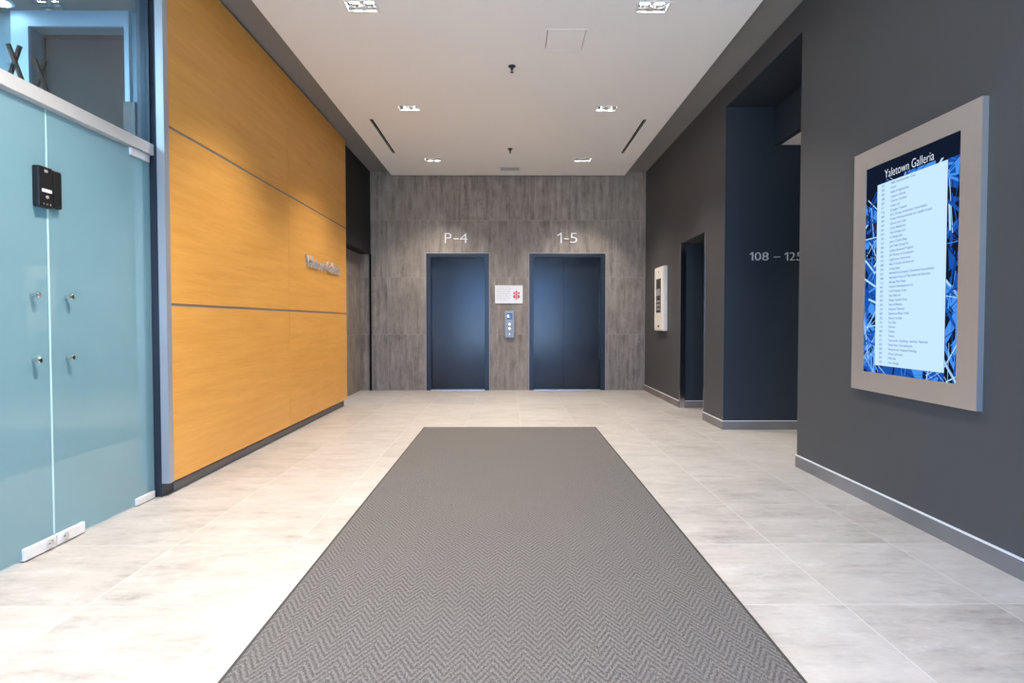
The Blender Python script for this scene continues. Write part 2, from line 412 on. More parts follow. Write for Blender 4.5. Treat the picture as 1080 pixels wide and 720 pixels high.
# baseboards: grey tile with a bright metal profile on top
def baseboard(name, boxes, axis):
    b = struct(name, B(*boxes), M['basetile'])
    caps = []
    for x0, x1, y0, y1, z0, z1 in boxes:
        caps.append((x0 - 0.002 * (axis == 'X'), x1, y0 - 0.002 * (axis == 'Y'), y1, z1 - 0.001, z1 + 0.0055))
    struct('edge_profile', B(*caps), M['alu_bright'], b)
HB = 0.088
baseboard('baseboard_right', [(XR - 0.012, XR, YR, 4.155, 0, HB)], 'X')
baseboard('baseboard_pier', [(XR - 0.012, XR, 5.588, 6.158, 0, HB)], 'X')
baseboard('baseboard_far', [(XR - 0.012, XR, 7.04, YB, 0, HB)], 'X')
baseboard('baseboard_corridor', [(XR, 7.0, 5.588, 5.60, 0, HB)], 'Y')
baseboard('baseboard_passage', [(XR + 0.065, 3.4, 7.023, 7.035, 0, HB)], 'Y')
struct('baseboard_left', B((-2.226, -2.212, 3.56, 7.245, 0, 0.062)), M['groove'])

# ------------------------------------------------------------------ wood wall panels
zs = [(0.088, 1.222), (1.240, 2.358), (2.376, 3.530)]
ys = [(3.492, 5.363), (5.368, 7.252)]
rown = ['bottom', 'middle', 'top']; coln = ['beside the glass doors', 'at the far end of the wood wall']
for i, (z0, z1) in enumerate(zs):
    for j, (y0, y1) in enumerate(ys):
        p = obj('wood_wall_panel', B((-2.226, XW, y0, y1, z0, z1), bev=0.0012), M['wood'])
        p['label'] = f'large orange maple wall panel in the {rown[i]} row, {coln[j]}'
        if i == 1 and j == 1: p['label'] = 'orange maple wall panel carrying the small metal letters'
        p['category'] = 'wall panel'; p['group'] = 'orange wood panels on the left wall'
struct('trim_2', B(*[(-2.226, XW - 0.004, 3.492, 7.25, a, b) for a, b in ((1.222, 1.240), (2.358, 2.376))]), M['groove'])
struct('trim_3', B((-2.216, XW + 0.002, 3.443, 3.492, 0.088, ZS)), M['strip'])            # pale metal end strip of the wood wall
struct('trim_4', B((-2.335, -2.216, 3.448, 3.56, 0, ZS)), M['navy'])                   # dark door post

# ------------------------------------------------------------------ glass doors, header and transom
struct('trim_5', B((-2.31, -2.235, 0.40, 3.448, 2.168, 2.236), bev=0.002), M['rail'])    # header rail
w1 = struct('window_1', B((-2.29, -2.25, 3.432, 3.452, 2.236, ZS), (-2.29, -2.25, 0.40, 3.452, 3.54, ZS)), M['navy'])
struct('pane', B((XG - 0.006, XG + 0.006, 0.42, 3.432, 2.236, 3.54)), M['glassclear'], w1)
w3 = struct('window_3', B((XG - 0.02, XG + 0.02, 0.40, 1.905, 0.0, 0.02), (XG - 0.02, XG + 0.02, 1.895, 1.910, 0.0, 2.168)), M['alu'])
struct('pane', B((XG - 0.006, XG + 0.006, 0.40, 1.895, 0.02, 2.168)), M['frost'], w3)

def glass_door(y0, y1, meet, label):
    t = thing('glass_door', label, 'door', (XG, (y0 + y1) / 2, 0), 'frosted double doors')
    obj('glass_panel', B((XG - 0.006, XG + 0.006, y0 + 0.002, y1 - 0.002, 0.014, 2.160), bev=0.001), M['frost'], t)
    s = 1 if meet == y0 else -1
    obj('polished_edge', B((XG - 0.0065, XG + 0.0065, meet + s * 0.0012, meet + s * 0.0055, 0.064, 2.158)), M['glassedge'], t, label='bright polished glass edge')
    s = 1 if meet == y0 else -1
    w = 0.18
    a, b = sorted((meet + s * 0.003, meet + s * w))
    pf = obj('patch_fitting', B((XG - 0.02, XG + 0.02, a, b, 0.006, 0.062), bev=0.003), M['patch'], t, label='pale silver clamp at the foot of the glass')
    kb = bmesh.new(); yk = meet + s * 0.045
    lathe(kb, (XG + 0.018, yk, 0.036), (1, 0, 0), [(0, 0.017), (0.012, 0.017), (0.016, 0.013)], 20)
    obj('lock_cylinder', kb, M['chrome'], pf, True)
    far = y1 if meet == y0 else y0
    a, b = sorted((far - s * 0.018, far - s * 0.185))
    if meet == y0: obj('patch_fitting', B((XG - 0.02, XG + 0.02, a, b, 0.006, 0.048), bev=0.003), M['patch'], t, label='pale silver clamp at the foot of the glass')
    obj('patch_fitting', B((XG - 0.02, XG + 0.02, a, b, 2.118, 2.164), bev=0.003), M['patch'], t, label='pale silver clamp at the top of the glass')
    for z in (1.248, 0.938):
        hb = bmesh.new(); yk = meet + s * 0.098
        lathe(hb, (XG + 0.005, yk, z), (1, 0, 0), [(0, 0.009), (0.022, 0.009), (0.022, 0.0135), (0.036, 0.0135), (0.039, 0.010)], 20)
        obj('handle_bolt', hb, M['chrome'], t, True, label='chrome handle bolt')
    return t
YM = 2.681
dA = glass_door(1.915, YM, YM, 'frosted teal glass door leaf nearer the camera, carrying the big black lock case')
dB = glass_door(YM, 3.447, YM, 'frosted teal glass door leaf beside the wood wall, with the narrow black lock keeper')
lk = obj('lock_case', B((XG + 0.005, XG + 0.040, 2.597, 2.677, 1.672, 1.868), bev=0.006), M['black'], dA, label='black plastic lock case')
obj('label_strip', B((XG + 0.0395, XG + 0.0408, 2.613, 2.668, 1.745, 1.760)), M['paper'], lk, label='white strip')
obj('logo_tag', B((XG + 0.0395, XG + 0.0408, 2.628, 2.646, 1.840, 1.853)), M['grey'], lk)
lb = bmesh.new(); lathe(lb, (XG + 0.0395, 2.641, 1.722), (1, 0, 0), [(0, 0.008), (0.003, 0.008), (0.004, 0.005)], 18); obj('button', lb, M['grey'], lk, True, label='grey round button')
lb = bmesh.new()
for q in range(3): lathe(lb, (XG + 0.038, 2.622 + q * 0.019, 1.688), (1, 0, 0), [(0, 0.0045), (0.003, 0.0045), (0.004, 0.003)], 12)
obj('indicator_row', lb, M['alu'], lk, True, label='three small silver studs')
kp = obj('lock_keeper', B((XG + 0.005, XG + 0.036, 2.685, 2.738, 1.680, 1.866), bev=0.009), M['black'], dB, label='black plastic lock keeper')

# office behind the transom
struct('wall_office', plate(bmesh.new(), 'Y', 4.50, 4.63, -6.1, -2.34, 0, 3.66, [(-3.906, -3.13, 0.9, 3.523)]), M['office_wall'])
struct('wall_office_side', B((-6.2, -6.1, 0.3, 4.63, 0, 3.65)), M['office_wall'])
struct('wall_office_near', B((-6.1, -2.24, 0.30, 0.40, 0, 3.65)), M['office_wall'])
struct('ceiling_office', B((-6.2, -2.30, 0.3, 4.63, 3.65, 3.8), (-2.5, -2.30, 0.4, 3.56, ZS, 3.65)), M['soffit'])
w4 = struct('window_4', plate(bmesh.new(), 'Y', 4.475, 4.50, -4.045, -3.092, 0.76, 3.648, [(-3.906, -3.13, 0.9, 3.523)]), M['casing'])
struct('pane', B((-3.906, -3.13, 4.625, 4.640, 0.9, 3.523)), M['dark_fill'], w4)
struct('rail', B((-3.906, -3.13, 4.612, 4.626, 3.495, 3.523), (-3.906, -3.89, 4.612, 4.626, 0.9, 3.495)), M['cab'], w4)
cb = thing('storage_cabinet', 'tall dark slate cabinet behind the clear transom, beside the pale window casing', 'cabinet', (-2.854, 4.28, 0))
obj('carcass', B((-2.905, -2.803, 4.14, 4.46, 0, 2.785), bev=0.004), M['cab'], cb)
obj('door', B((-2.900, -2.808, 4.12, 4.139, 0.06, 2.77), bev=0.003), M['cab'], cb)
ra = thing('trestle_rack', 'brown wooden rack of crossed poles showing above the silver header rail', 'rack', (-3.467, 3.96, 0))
XC, ZX = -3.467, 2.976
for y in (3.86, 4.07):
    for s in (-1, 1):
        d = Vector((-s * 0.36, 0, -1.0))
        top = Vector((XC, y + 0.011 * s, ZX)) - d * 0.085
        bot = top + d * top.z
        b = bmesh.new(); bar(b, top, bot, 0.022, 0.020); obj('pole', b, M['pole'], ra)
for x, z in ((XC - 0.63, 1.24), (XC + 0.63, 1.24)):
    b = bmesh.new(); bar(b, (x, 3.84, z), (x, 4.09, z), 0.02, 0.02); obj('cross_rail', b, M['pole'], ra)
ol = thing('ceiling_lamp', 'round white lamp on the office ceiling at the upper left', 'lamp', (-4.0, 4.34, 3.65))
b = bmesh.new(); lathe(b, (-4.0, 4.34, 3.651), (0, 0, -1), [(0, 0.085), (0.012, 0.085), (0.02, 0.07)], 28); obj('rim', b, M['trimwhite'], ol, True)
b = bmesh.new(); lathe(b, (-4.0, 4.34, 3.632), (0, 0, -1), [(0, 0.065), (0.008, 0.05)], 28); obj('diffuser', b, M['lamp_office'], ol, True)

# ------------------------------------------------------------------ entrance mat
t = thing('floor_mat', 'long grey herringbone runner mat on the tile floor', 'mat', (0.012, 2.6, 0))
MX0, MX1, MY0, MY1 = -0.898, 0.922, -0.6, 5.70
obj('pile', B((MX0 + 0.014, MX1 - 0.014, MY0 + 0.014, MY1 - 0.014, 0.0, 0.012)), M['mat'], t)
obj('rubber_edge', plate(bmesh.new(), 'Z', 0.0, 0.009, MX0, MX1, MY0, MY1, [(MX0 + 0.014, MX1 - 0.014, MY0 + 0.014, MY1 - 0.014)]), M['rubber'], t, label='thin black rubber edge')

# ------------------------------------------------------------------ lifts
def lift(x0, x1, joint, label):
    t = thing('elevator', label, 'elevator', ((x0 + x1) / 2, YB, 0), 'elevators on the far wall')
    w = 0.075
    f = plate(bmesh.new(), 'Y', YB - 0.008, YB + 0.10, x0, x1, 0, 2.238, [(x0 + w, x1 - w, 0, 2.238 - 0.06)])
    obj('door_frame', f, M['elevframe'], t)
    e = plate(bmesh.new(), 'Y', YB - 0.010, YB - 0.0005, x0 - 0.007, x1 + 0.007, 0, 2.245, [(x0, x1, 0, 2.238)])
    obj('edge_trim', e, M['edgetrim'], t, label='thin bright metal edge')
    a, b = x0 + w - 0.02, x1 - w + 0.02
    for p, q, dy in joint(a, b):
        obj('door_panel', B((p, q, YB + 0.105 + dy, YB + 0.135 + dy, 0.012, 2.20)), M['elev'], t)
    obj('shaft_shade_sheet', B((x0 - 0.005, x1 + 0.005, YB + 0.15, YB + 0.19, 0.0, 2.238)), M['void'], t, label='black sheet for shade behind the doors')  # black sheet standing in for the shade behind the door joints
    obj('sill', B((a, b, YB - 0.005, YB + 0.145, 0.0, 0.010), bev=0.001), M['alu'], t, label='bright metal threshold')
    return t
lift(E1[0], E1[1], lambda a, b: [(a, b, 0.0)], 'left elevator with a dark steel door under the letters P-4')
lift(E2[0], E2[1], lambda a, b: [(a, 0.9065, 0.0), (0.9095, b, 0.0)], 'right elevator with two dark steel doors under the letters 1-5')

def one_mesh(w, h):
    """numeral 1 with a slanted flag"""
    t = 0.115 * h / w
    pts = [(1 - t, 0), (1, 0), (1, 1), (1 - t * 1.1, 1), (0, 0.80), (0, 0.685), (1 - t, 0.868)]
    me = bpy.data.meshes.new('one')
    n = len(pts)
    me.from_pydata([(x, y, -0.05) for x, y in pts] + [(x, y, 0.05) for x, y in pts], [],
                   [tuple(range(n)), tuple(range(2 * n - 1, n - 1, -1))] + [(k, (k + 1) % n, n + (k + 1) % n, n + k) for k in range(n)])
    return me

def px_back(px): return (px - 536.5) * YB / 570.0
def sign(name, label, cat, chars, facing, n, z0, z1, depth, mat, loc):
    t = thing(name, label, cat, loc)
    for ch, u0, u1, a, b in chars:
        me = one_mesh(u1 - u0, z1 - z0) if ch == '1' else text_mesh(ch, 1.0, offset=-0.012, extrude=0.05)
        h = z1 - z0
        nm = 'dash' if ch in '-–' else ('digit' if ch.isdigit() else 'letter')
        obj(nm, place_text(me, facing, n, u0, u1, z0 + a * h, z0 + b * h, depth), mat, t)
    return t
def pb(*p): return [px_back(q) for q in p]
sign('floor_sign', 'raised white characters P-4 above the left elevator', 'sign',
     [('P', *pb(469.6, 476.4), 0, 1), ('-', *pb(478.6, 484.0), .36, .47), ('4', *pb(485.2, 493.3), 0, 1)], '-Y', YB, 2.408, 2.566, 0.016, M['letter'], (-0.86, YB, 2.41))
sign('floor_sign', 'raised white characters 1-5 above the right elevator', 'sign',
     [('1', *pb(587.6, 592.2), 0, 1), ('-', *pb(594.4, 599.6), .36, .47), ('5', *pb(601.0, 608.6), 0, 1)], '-Y', YB, 2.408, 2.570, 0.016, M['letter'], (0.95, YB, 2.41))
def ps(*p): return [(780 + q / 15.43 - 536.5) * 5.6 / 570 for q in p]
sign('suite_sign', 'raised silver numerals 108 – 125 on the dark corridor wall', 'sign',
     [('1', *ps(165, 213), 0, 1), ('0', *ps(243, 342), 0, 1), ('8', *ps(365, 463), 0, 1), ('–', *ps(553, 652), .38, .48), ('1', *ps(732, 783), 0, 1), ('2', *ps(812, 897), 0, 1), ('5', *ps(925, 1015), 0, 1)],
     '-Y', 5.60, 1.757, 1.841, 0.012, M['letter'], (2.76, 5.60, 1.757))

# metal name on the wood wall
t = thing('name_lettering', 'small raised steel letters on the orange wood wall', 'sign', (XW, 6.35, 1.71))
S = 'Yaletown Galleria'
full = text_mesh(S); A0, A1, _, _ = bounds(full); bpy.data.meshes.remove(full)
U0, U1 = 5.785, 6.93
sc = (U1 - U0) / (A1 - A0); vz = 0.135 / 0.73
for i, ch in enumerate(S):
    if ch == ' ': continue
    m1 = text_mesh(S[:i + 1]); r = bounds(m1)[1]; bpy.data.meshes.remove(m1)
    g = text_mesh(ch, offset=0.0, extrude=0.05); a, b, c, d = bounds(g)
    u1 = U0 + (r - A0) * sc; u0 = u1 - (b - a) * sc
    obj('letter', place_text(g, '+X', XW - 0.004, u0, u1, 1.715 + c * vz, 1.715 + d * vz, 0.026), M['letter_wood'], t)

# notice between the lifts
t = thing('notice_sign', 'white notice with a red emblem on the far wall', 'sign', (0.0, YB, 1.42))
obj('board', B((-0.223, 0.229, YB - 0.012, YB, 1.424, 1.718), bev=0.002), M['paper'], t)
em = bmesh.new()
def flat(bm, pts, y):
    a = [bm.verts.new((p[0], y, p[1])) for p in pts]; b = [bm.verts.new((p[0], y + 0.0015, p[1])) for p in pts]
    bm.faces.new(a); bm.faces.new(b[::-1])
    for k in range(len(pts)): bm.faces.new((a[k], a[(k + 1) % len(pts)], b[(k + 1) % len(pts)], b[k]))
cx, cz = 0.128, 1.568
for k in range(6):       # ring of red wedges round a crown and a stem
    a0 = PI / 2 + k * PI / 3
    if k == 3: continue
    pts = [(cx + rr * math.cos(a0 + da) * 0.9, cz + rr * math.sin(a0 + da)) for rr, da in ((0.026, -.30), (0.050, -.40), (0.070, 0), (0.050, .40), (0.026, .30))]
    flat(em, pts, YB - 0.0130)
flat(em, [(cx - 0.008, cz - 0.085), (cx + 0.008, cz - 0.085), (cx + 0.012, cz + 0.02), (cx - 0.012, cz + 0.02)], YB - 0.0130)
for s in (-1, 1): flat(em, [(cx + s * 0.016, cz - 0.07), (cx + s * 0.055, cz - 0.045), (cx + s * 0.05, cz - 0.03), (cx + s * 0.016, cz - 0.04)], YB - 0.0130)
obj('emblem', em, M['red'], t, label='red emblem of radiating wedges')
ln = bmesh.new()
for r in range(9):
    z = 1.685 - r * 0.026
    x = -0.195
    while x < 0.02:
        w = random.uniform(0.015, 0.05)
        if x + w < 0.04: box(ln, x, x + w, YB - 0.0128, YB - 0.0118, z, z + 0.007)
        x += w + 0.012
obj('printed_lines', ln, M['inkgrey'], t, label='faint grey lines of print')

# lift call station
t = thing('call_station', 'slim silver elevator call panel under the white notice', 'call panel', (0.014, YB, 0.865))
obj('faceplate', B((-0.064, 0.092, YB - 0.030, YB, 0.866, 1.305), bev=0.004), M['callplate'], t)
obj('display', B((-0.035, 0.063, YB - 0.0325, YB - 0.028, 1.165, 1.265), bev=0.001), M['screen_dark'], t, label='dark display window')
b = bmesh.new()
box(b, -0.020, 0.004, YB - 0.0335, YB - 0.032, 1.195, 1.235)
obj('floor_indicator', b, M['blueled'], t, label='glowing blue indicator')
for z, s in ((1.085, 1), (1.015, -1)):
    b = bmesh.new(); lathe(b, (0.014, YB - 0.0295, z), (0, -1, 0), [(0, 0.026), (0.006, 0.026), (0.008, 0.022)], 24)
    bt = obj('button', b, M['steel'], t, True, label='round lit button')
    b = bmesh.new(); lathe(b, (0.014, YB - 0.0372, z), (0, -1, 0), [(0, 0.016), (0.0012, 0.015)], 20); obj('light_ring', b, M['blueled'], bt, True)
b = bmesh.new(); lathe(b, (0.014, YB - 0.0295, 0.925), (0, -1, 0), [(0, 0.012), (0.004, 0.012), (0.005, 0.009)], 18); obj('key_switch', b, M['chrome'], t, True)

# ------------------------------------------------------------------ fire panel on the right wall
t = thing('fire_panel', 'slim cream annunciator box on the dark right wall near the far corner', 'control panel', (XR, 7.83, 0.99))
y0, y1, z0, z1 = 7.60, 8.055, 0.995, 1.915
obj('cabinet', B((XR - 0.055, XR, y0, y1, z0, z1), bev=0.006), M['cream'], t)
dr = obj('door', B((XR - 0.064, XR - 0.0545, y0 + 0.012, y1 - 0.012, z0 + 0.012, z1 - 0.012), bev=0.003), M['cream'], t)
obj('window', B((XR - 0.067, XR - 0.0635, 7.715, 7.945, 1.255, 1.745), bev=0.002), M['screen_dark'], t, label='dark glazed window')
obj('display', B((XR - 0.0685, XR - 0.0665, 7.74, 7.92, 1.50, 1.60)), M['grey'], t, label='grey display')
b = bmesh.new()
for r in range(3):
    for q in range(4): box(b, XR - 0.069, XR - 0.0665, 7.745 + q * 0.045, 7.775 + q * 0.045, 1.29 + r * 0.055, 1.325 + r * 0.055)
obj('button_block', b, M['grey'], t, label='grey block of buttons')
b = bmesh.new(); lathe(b, (XR - 0.0635, 7.83, 1.84), (-1, 0, 0), [(0, 0.012), (0.004, 0.012), (0.005, 0.008)], 18); obj('keyhole', b, M['chrome'], t, True)
obj('maker_plate', B((XR - 0.0655, XR - 0.0635, 7.79, 7.87, 1.045, 1.075)), M['black'], t, label='small black plate')

# ------------------------------------------------------------------ directory screen on the right wall
XF = 2.205                                             # front of the metal surround
t = thing('directory_display', 'tall lit tenant directory screen in a silver surround on the dark wall', 'display', (XR, 3.0, 0.69))
DY0, DY1, DZ0, DZ1 = 2.526, 3.458, 0.698, 2.172
SY0, SY1, SZ0, SZ1 = 2.646, 3.343, 0.815, 2.056
sur = plate(bmesh.new(), 'X', XF, XR, DY0, DY1, DZ0, DZ1, [(SY0, SY1, SZ0, SZ1)])
obj('surround', sur, M['alu_matt'], t, label='brushed silver surround')
scr = obj('screen', B((XF + 0.004, XR - 0.002, SY0, SY1, SZ0, SZ1)), M['scr_navy'], t, label='lit screen')
XS = XF + 0.004
LY0, LY1, LZ0, LZ1 = 2.722, 3.240, 0.862, 1.936
def quad(bm, pts, x, mi=0):
    f = bm.faces.new([bm.verts.new((x, p[0], p[1])) for p in pts]); f.material_index = mi
def clip(pts, lo, hi, ax):
    for val, sgn in ((lo, 1), (hi, -1)):
        out = []
        for i in range(len(pts)):
            p, q = pts[i], pts[(i + 1) % len(pts)]
            ip, iq = sgn * (p[ax] - val) >= 0, sgn * (q[ax] - val) >= 0
            if ip: out.append(p)
            if ip != iq:
                f = (val - p[ax]) / (q[ax] - p[ax]); out.append((p[0] + f * (q[0] - p[0]), p[1] + f * (q[1] - p[1])))
        pts = out
        if len(pts) < 3: return []
    return pts
art = bmesh.new()
rnd = random.Random(11)
strips = [(SY0, LY0, SZ0, 1.94), (LY1, SY1, SZ0, 1.90), (LY0, LY1, SZ0, LZ0), (2.75, 3.22, 1.925, 1.955)]
lay = 0
for si, (a, b, c, d) in enumerate(strips):
    n = int((b - a) * (d - c) * 900) + 8
    for q in range(n):
        y, z = rnd.uniform(a, b), rnd.uniform(c, d)
        ang = rnd.choice((rnd.uniform(-0.4, 0.4), PI / 2 + rnd.uniform(-0.25, 0.25), PI / 4 + rnd.uniform(-.3, .3), -PI / 4 + rnd.uniform(-.3, .3)))
        L, w = rnd.uniform(0.04, 0.20), rnd.choice((0.0012, 0.002, 0.003, 0.006))
        if q < n * 0.35: w = rnd.uniform(0.008, 0.03)
        dx, dz = math.cos(ang), math.sin(ang)
        p = [(y + s * dx * L - u * dz * w, z + s * dz * L + u * dx * w) for s, u in ((-1, -1), (1, -1), (1, 1), (-1, 1))]
        p = clip(p, a, b, 0); p = clip(p, c, d, 1) if p else []
        if not p: continue
        f = (z - SZ0) / (SZ1 - SZ0)
        mi = rnd.choices((0, 1, 2, 3), (1.0 + 2 * f, 1.6, 2.0, 2.2 - f))[0] if q >= n * 0.35 else rnd.choices((0, 1, 2), (1 + 2 * f, 3, 1.6 - 1.2 * f))[0]
        lay += 1
        quad(art, p, XS - 0.00008 - lay * 0.0000035, mi)
obj('picture', art, [M['scr_navy'], M['scr_blue'], M['scr_mid'], M['scr_pale']], scr, label='blue picture of crossing beams')
b = bmesh.new(); quad(b, [(LY0, LZ0), (LY1, LZ0), (LY1, LZ1), (LY0, LZ1)], XS - 0.0022); obj('list_panel', b, M['scr_list'], scr, label='pale blue list panel')
obj('title', place_text(text_mesh('Yaletown Galleria', offset=-0.010), '-X', XS - 0.0024, -3.180, -2.812, 1.962, 2.010, 0.0), M['scr_white'], scr, label='white title words')
rows = ['AMA Development Corp', 'Arcan', 'Ballard Engineering', 'Capture Games', 'Charter Context', 'Coast Ltd', 'Douglas Creative', 'ECC Group Investment Corporation',
        'Finder Pharmaceuticals c/o Capital Grand', 'Grand Lion Cafe', 'Grant Media Inc', 'Hart Design Ltd', 'In Design Spa', 'Jason Collins Blog', 'Just Peak Group Inc', 'Jubilee Business Program',
        'JW Group of Companies', 'Lighthouse Vancouver', 'Mac & Pacific Services Inc', 'Living Apps', 'McNeill & Company Chartered Accountants', 'Marsden Price LLP Barristers & Solicitors', 'Mirage Pilot Dept',
        'Noram Development Co', 'P & P Realty Crew', 'Real Path Inc', 'Ridge Capital Corp', 'Search Market', 'Sequoia Thermal', 'Spectrum Music Web', 'Stance Lounge', 'Sun Dial', 'Telcom', 'Televic',
        'Telson', 'Vancouver Coaching - Seminar National', 'West Bow Consulting Inc', 'Westmount Hospital Funding', 'Wave Loft Labs', 'Wild Sky', 'Yew Design']
nums = ['%d' % v for v in (301, 203, 405, 308, 207, 211, 310, 408, 200, 305, 202, 410, 104, 313, 206, 501, 403, 315, 208, 304, 220, 400, 112, 402, 309, 215, 505, 303, 210, 407, 302, 101, 110, 404, 401, 311, 205, 306, 204, 209, 103)]
tb, nb = bmesh.new(), bmesh.new()
n = len(rows); top = 1.922; step = (top - 0.886) / (n - 1); cap = 0.0128
for i, (r, q) in enumerate(zip(rows, nums)):
    z = top - i * step - cap * 0.6
    for s, ystart, dst in ((r, 3.128, tb), (q, 3.205, nb)):
        me = text_mesh(s, size=cap / 0.70, offset=0.0004)
        a, bb, c, d = bounds(me)
        for p in me.polygons:
            dst.faces.new([dst.verts.new((XS - 0.0024, ystart - me.vertices[v].co.x, z + me.vertices[v].co.y)) for v in p.vertices])
        bpy.data.meshes.remove(me)
obj('tenant_names', tb, M['scr_text'], scr, label='small dark lines of tenant names')
obj('suite_numbers', nb, M['scr_text'], scr, label='small dark column of suite numbers')

# ------------------------------------------------------------------ ceiling fittings
def downlight(loc, label):
    x, y = loc
    t = thing('downlight', label, 'ceiling light', (x, y, ZC), 'twin downlights in the white ceiling')
    w, h = 0.115, 0.065
    obj('trim', plate(bmesh.new(), 'Z', ZC - 0.004, ZC + 0.006, x - w - 0.010, x + w + 0.010, y - h - 0.010, y + h + 0.010, [(x - w + 0.004, x + w - 0.004, y - h + 0.004, y + h - 0.004)]), M['trimwhite'], t)
    hs = bmesh.new()
    for bx in ((x - w, x - w + 0.003, y - h, y + h), (x + w - 0.003, x + w, y - h, y + h), (x - w, x + w, y - h, y - h + 0.003), (x - w, x + w, y + h - 0.003, y + h)):
        box(hs, *bx, ZC, ZC + 0.07)
    box(hs, x - w, x + w, y - h, y + h, ZC + 0.070, ZC + 0.074)
    obj('housing', hs, M['alu'], t)
    for s in (-1, 1):
        b = bmesh.new()
        lathe(b, (x + s * 0.055, y, ZC + 0.066), (0, 0, -1), [(0, 0.028), (0.03, 0.040), (0.05, 0.047), (0.0501, 0.050), (0.03, 0.043), (0, 0.031)], 24, cap=False)
        rf = obj('reflector', b, M['chrome'], t, True)
        b = bmesh.new(); lathe(b, (x + s * 0.055, y, ZC + 0.064), (0, 0, -1), [(0, 0.026), (0.020, 0.036), (0.026, 0.030)], 24)
        obj('lamp', b, M['lamp'], rf, True, label='glowing lamp')
    return t
names = {4.11: 'nearest the camera', 6.03: 'in the middle of its row', 7.93: 'nearest the elevators'}
d0 = None
for x, y in DL:
    lab = f"twin downlight on the {'left' if x < 0 else 'right'} of the white ceiling, {names[y]}"
    if d0 is None: d0 = downlight((x, y), lab)
    else: dup(d0, (x, y, ZC), lab)
for q, (x, y) in enumerate(DLX):
    dup(d0, (x, y, ZC), f"twin downlight on the {'left' if x < 0 else 'right'}, {('just in front of', 'right above', 'well behind')[q % 3]} the camera")

def sprinkler(loc, label):
    x, y = loc
    t = thing('ceiling_sprinkler', label, 'sprinkler', (x, y, ZC), 'sprinkler heads in the white ceiling')
    b = bmesh.new(); lathe(b, (x, y, ZC + 0.001), (0, 0, -1), [(-0.02, 0.036), (0.006, 0.034), (0.011, 0.018)], 24); obj('escutcheon', b, M['navy'], t, True)
    b = bmesh.new(); lathe(b, (x, y, ZC - 0.010), (0, 0, -1), [(0, 0.012), (0.018, 0.011), (0.018, 0.007), (0.03, 0.006)], 16); obj('body', b, M['navy'], t, True)
    b = bmesh.new()
    for s in (-1, 1): bar(b, (x + s * 0.010, y, ZC - 0.026), (x + s * 0.004, y, ZC - 0.056), 0.004, 0.004)
    obj('yoke', b, M['navy'], t)
    b = bmesh.new(); lathe(b, (x, y, ZC - 0.055), (0, 0, -1), [(0, 0.017), (0.002, 0.017), (0.004, 0.006)], 16); obj('deflector', b, M['navy'], t, True)
    return t
sp = sprinkler((0.030, 5.05), 'small dark sprinkler head near the square access panel')
dup(sp, (0.020, 7.43, ZC), 'small dark sprinkler head near the far air vent')

def slot(x, a, b, label):
    t = thing('slot_diffuser', label, 'air vent', (x, (a + b) / 2, ZC), 'black slot diffusers in the white ceiling')
    obj('frame', plate(bmesh.new(), 'Z', ZC - 0.002, ZC + 0.004, x - 0.018, x + 0.018, a - 0.004, b + 0.004, [(x - 0.012, x + 0.012, a + 0.002, b - 0.002)]), M['void'], t)
    obj('blade', B((x - 0.003, x + 0.003, a + 0.002, b - 0.002, ZC + 0.004, ZC + 0.03), (x - 0.013, x + 0.013, a + 0.001, b - 0.001, ZC + 0.045, ZC + 0.05)), M['void'], t)
slot(*SL[0], 'long thin black air slot on the left of the white ceiling')
slot(*SL[1], 'long thin black air slot on the right of the white ceiling')

t = thing('access_panel', 'square white access hatch flush in the ceiling', 'hatch', ((AP[0] + AP[1]) / 2, (AP[2] + AP[3]) / 2, ZC))
obj('frame', plate(bmesh.new(), 'Z', ZC - 0.002, ZC + 0.02, AP[0], AP[1], AP[2], AP[3], [(AP[0] + 0.014, AP[1] - 0.014, AP[2] + 0.014, AP[3] - 0.014)]), M['white'], t)
obj('door', B((AP[0] + 0.020, AP[1] - 0.020, AP[2] + 0.020, AP[3] - 0.020, ZC, ZC + 0.016)), M['white'], t)
obj('backing', B((AP[0] + 0.001, AP[1] - 0.001, AP[2] + 0.001, AP[3] - 0.001, ZC + 0.02, ZC + 0.03)), M['void'], t, label='black sheet for shade round the hatch door')  # black sheet that gives the hatch gap its shade

t = thing('air_vent', 'small grey louvred vent in the ceiling before the elevators', 'air vent', ((VT[0] + VT[1]) / 2, (VT[2] + VT[3]) / 2, ZC))
obj('frame', plate(bmesh.new(), 'Z', ZC - 0.004, ZC + 0.02, VT[0], VT[1], VT[2], VT[3], [(VT[0] + 0.025, VT[1] - 0.025, VT[2] + 0.025, VT[3] - 0.025)]), M['trimwhite'], t)
obj('backing', B((VT[0] + 0.02, VT[1] - 0.02, VT[2] + 0.02, VT[3] - 0.02, ZC + 0.05, ZC + 0.055)), M['void'], t, label='black duct opening')
b = bmesh.new()
for q in range(9):
    y = VT[2] + 0.04 + q * 0.0225
    bar(b, (VT[0] + 0.026, y, ZC + 0.008), (VT[1] - 0.026, y, ZC + 0.008), 0.003, 0.018)
obj('louvres', b, M['ventgrey'], t, label='grey louvre blades')

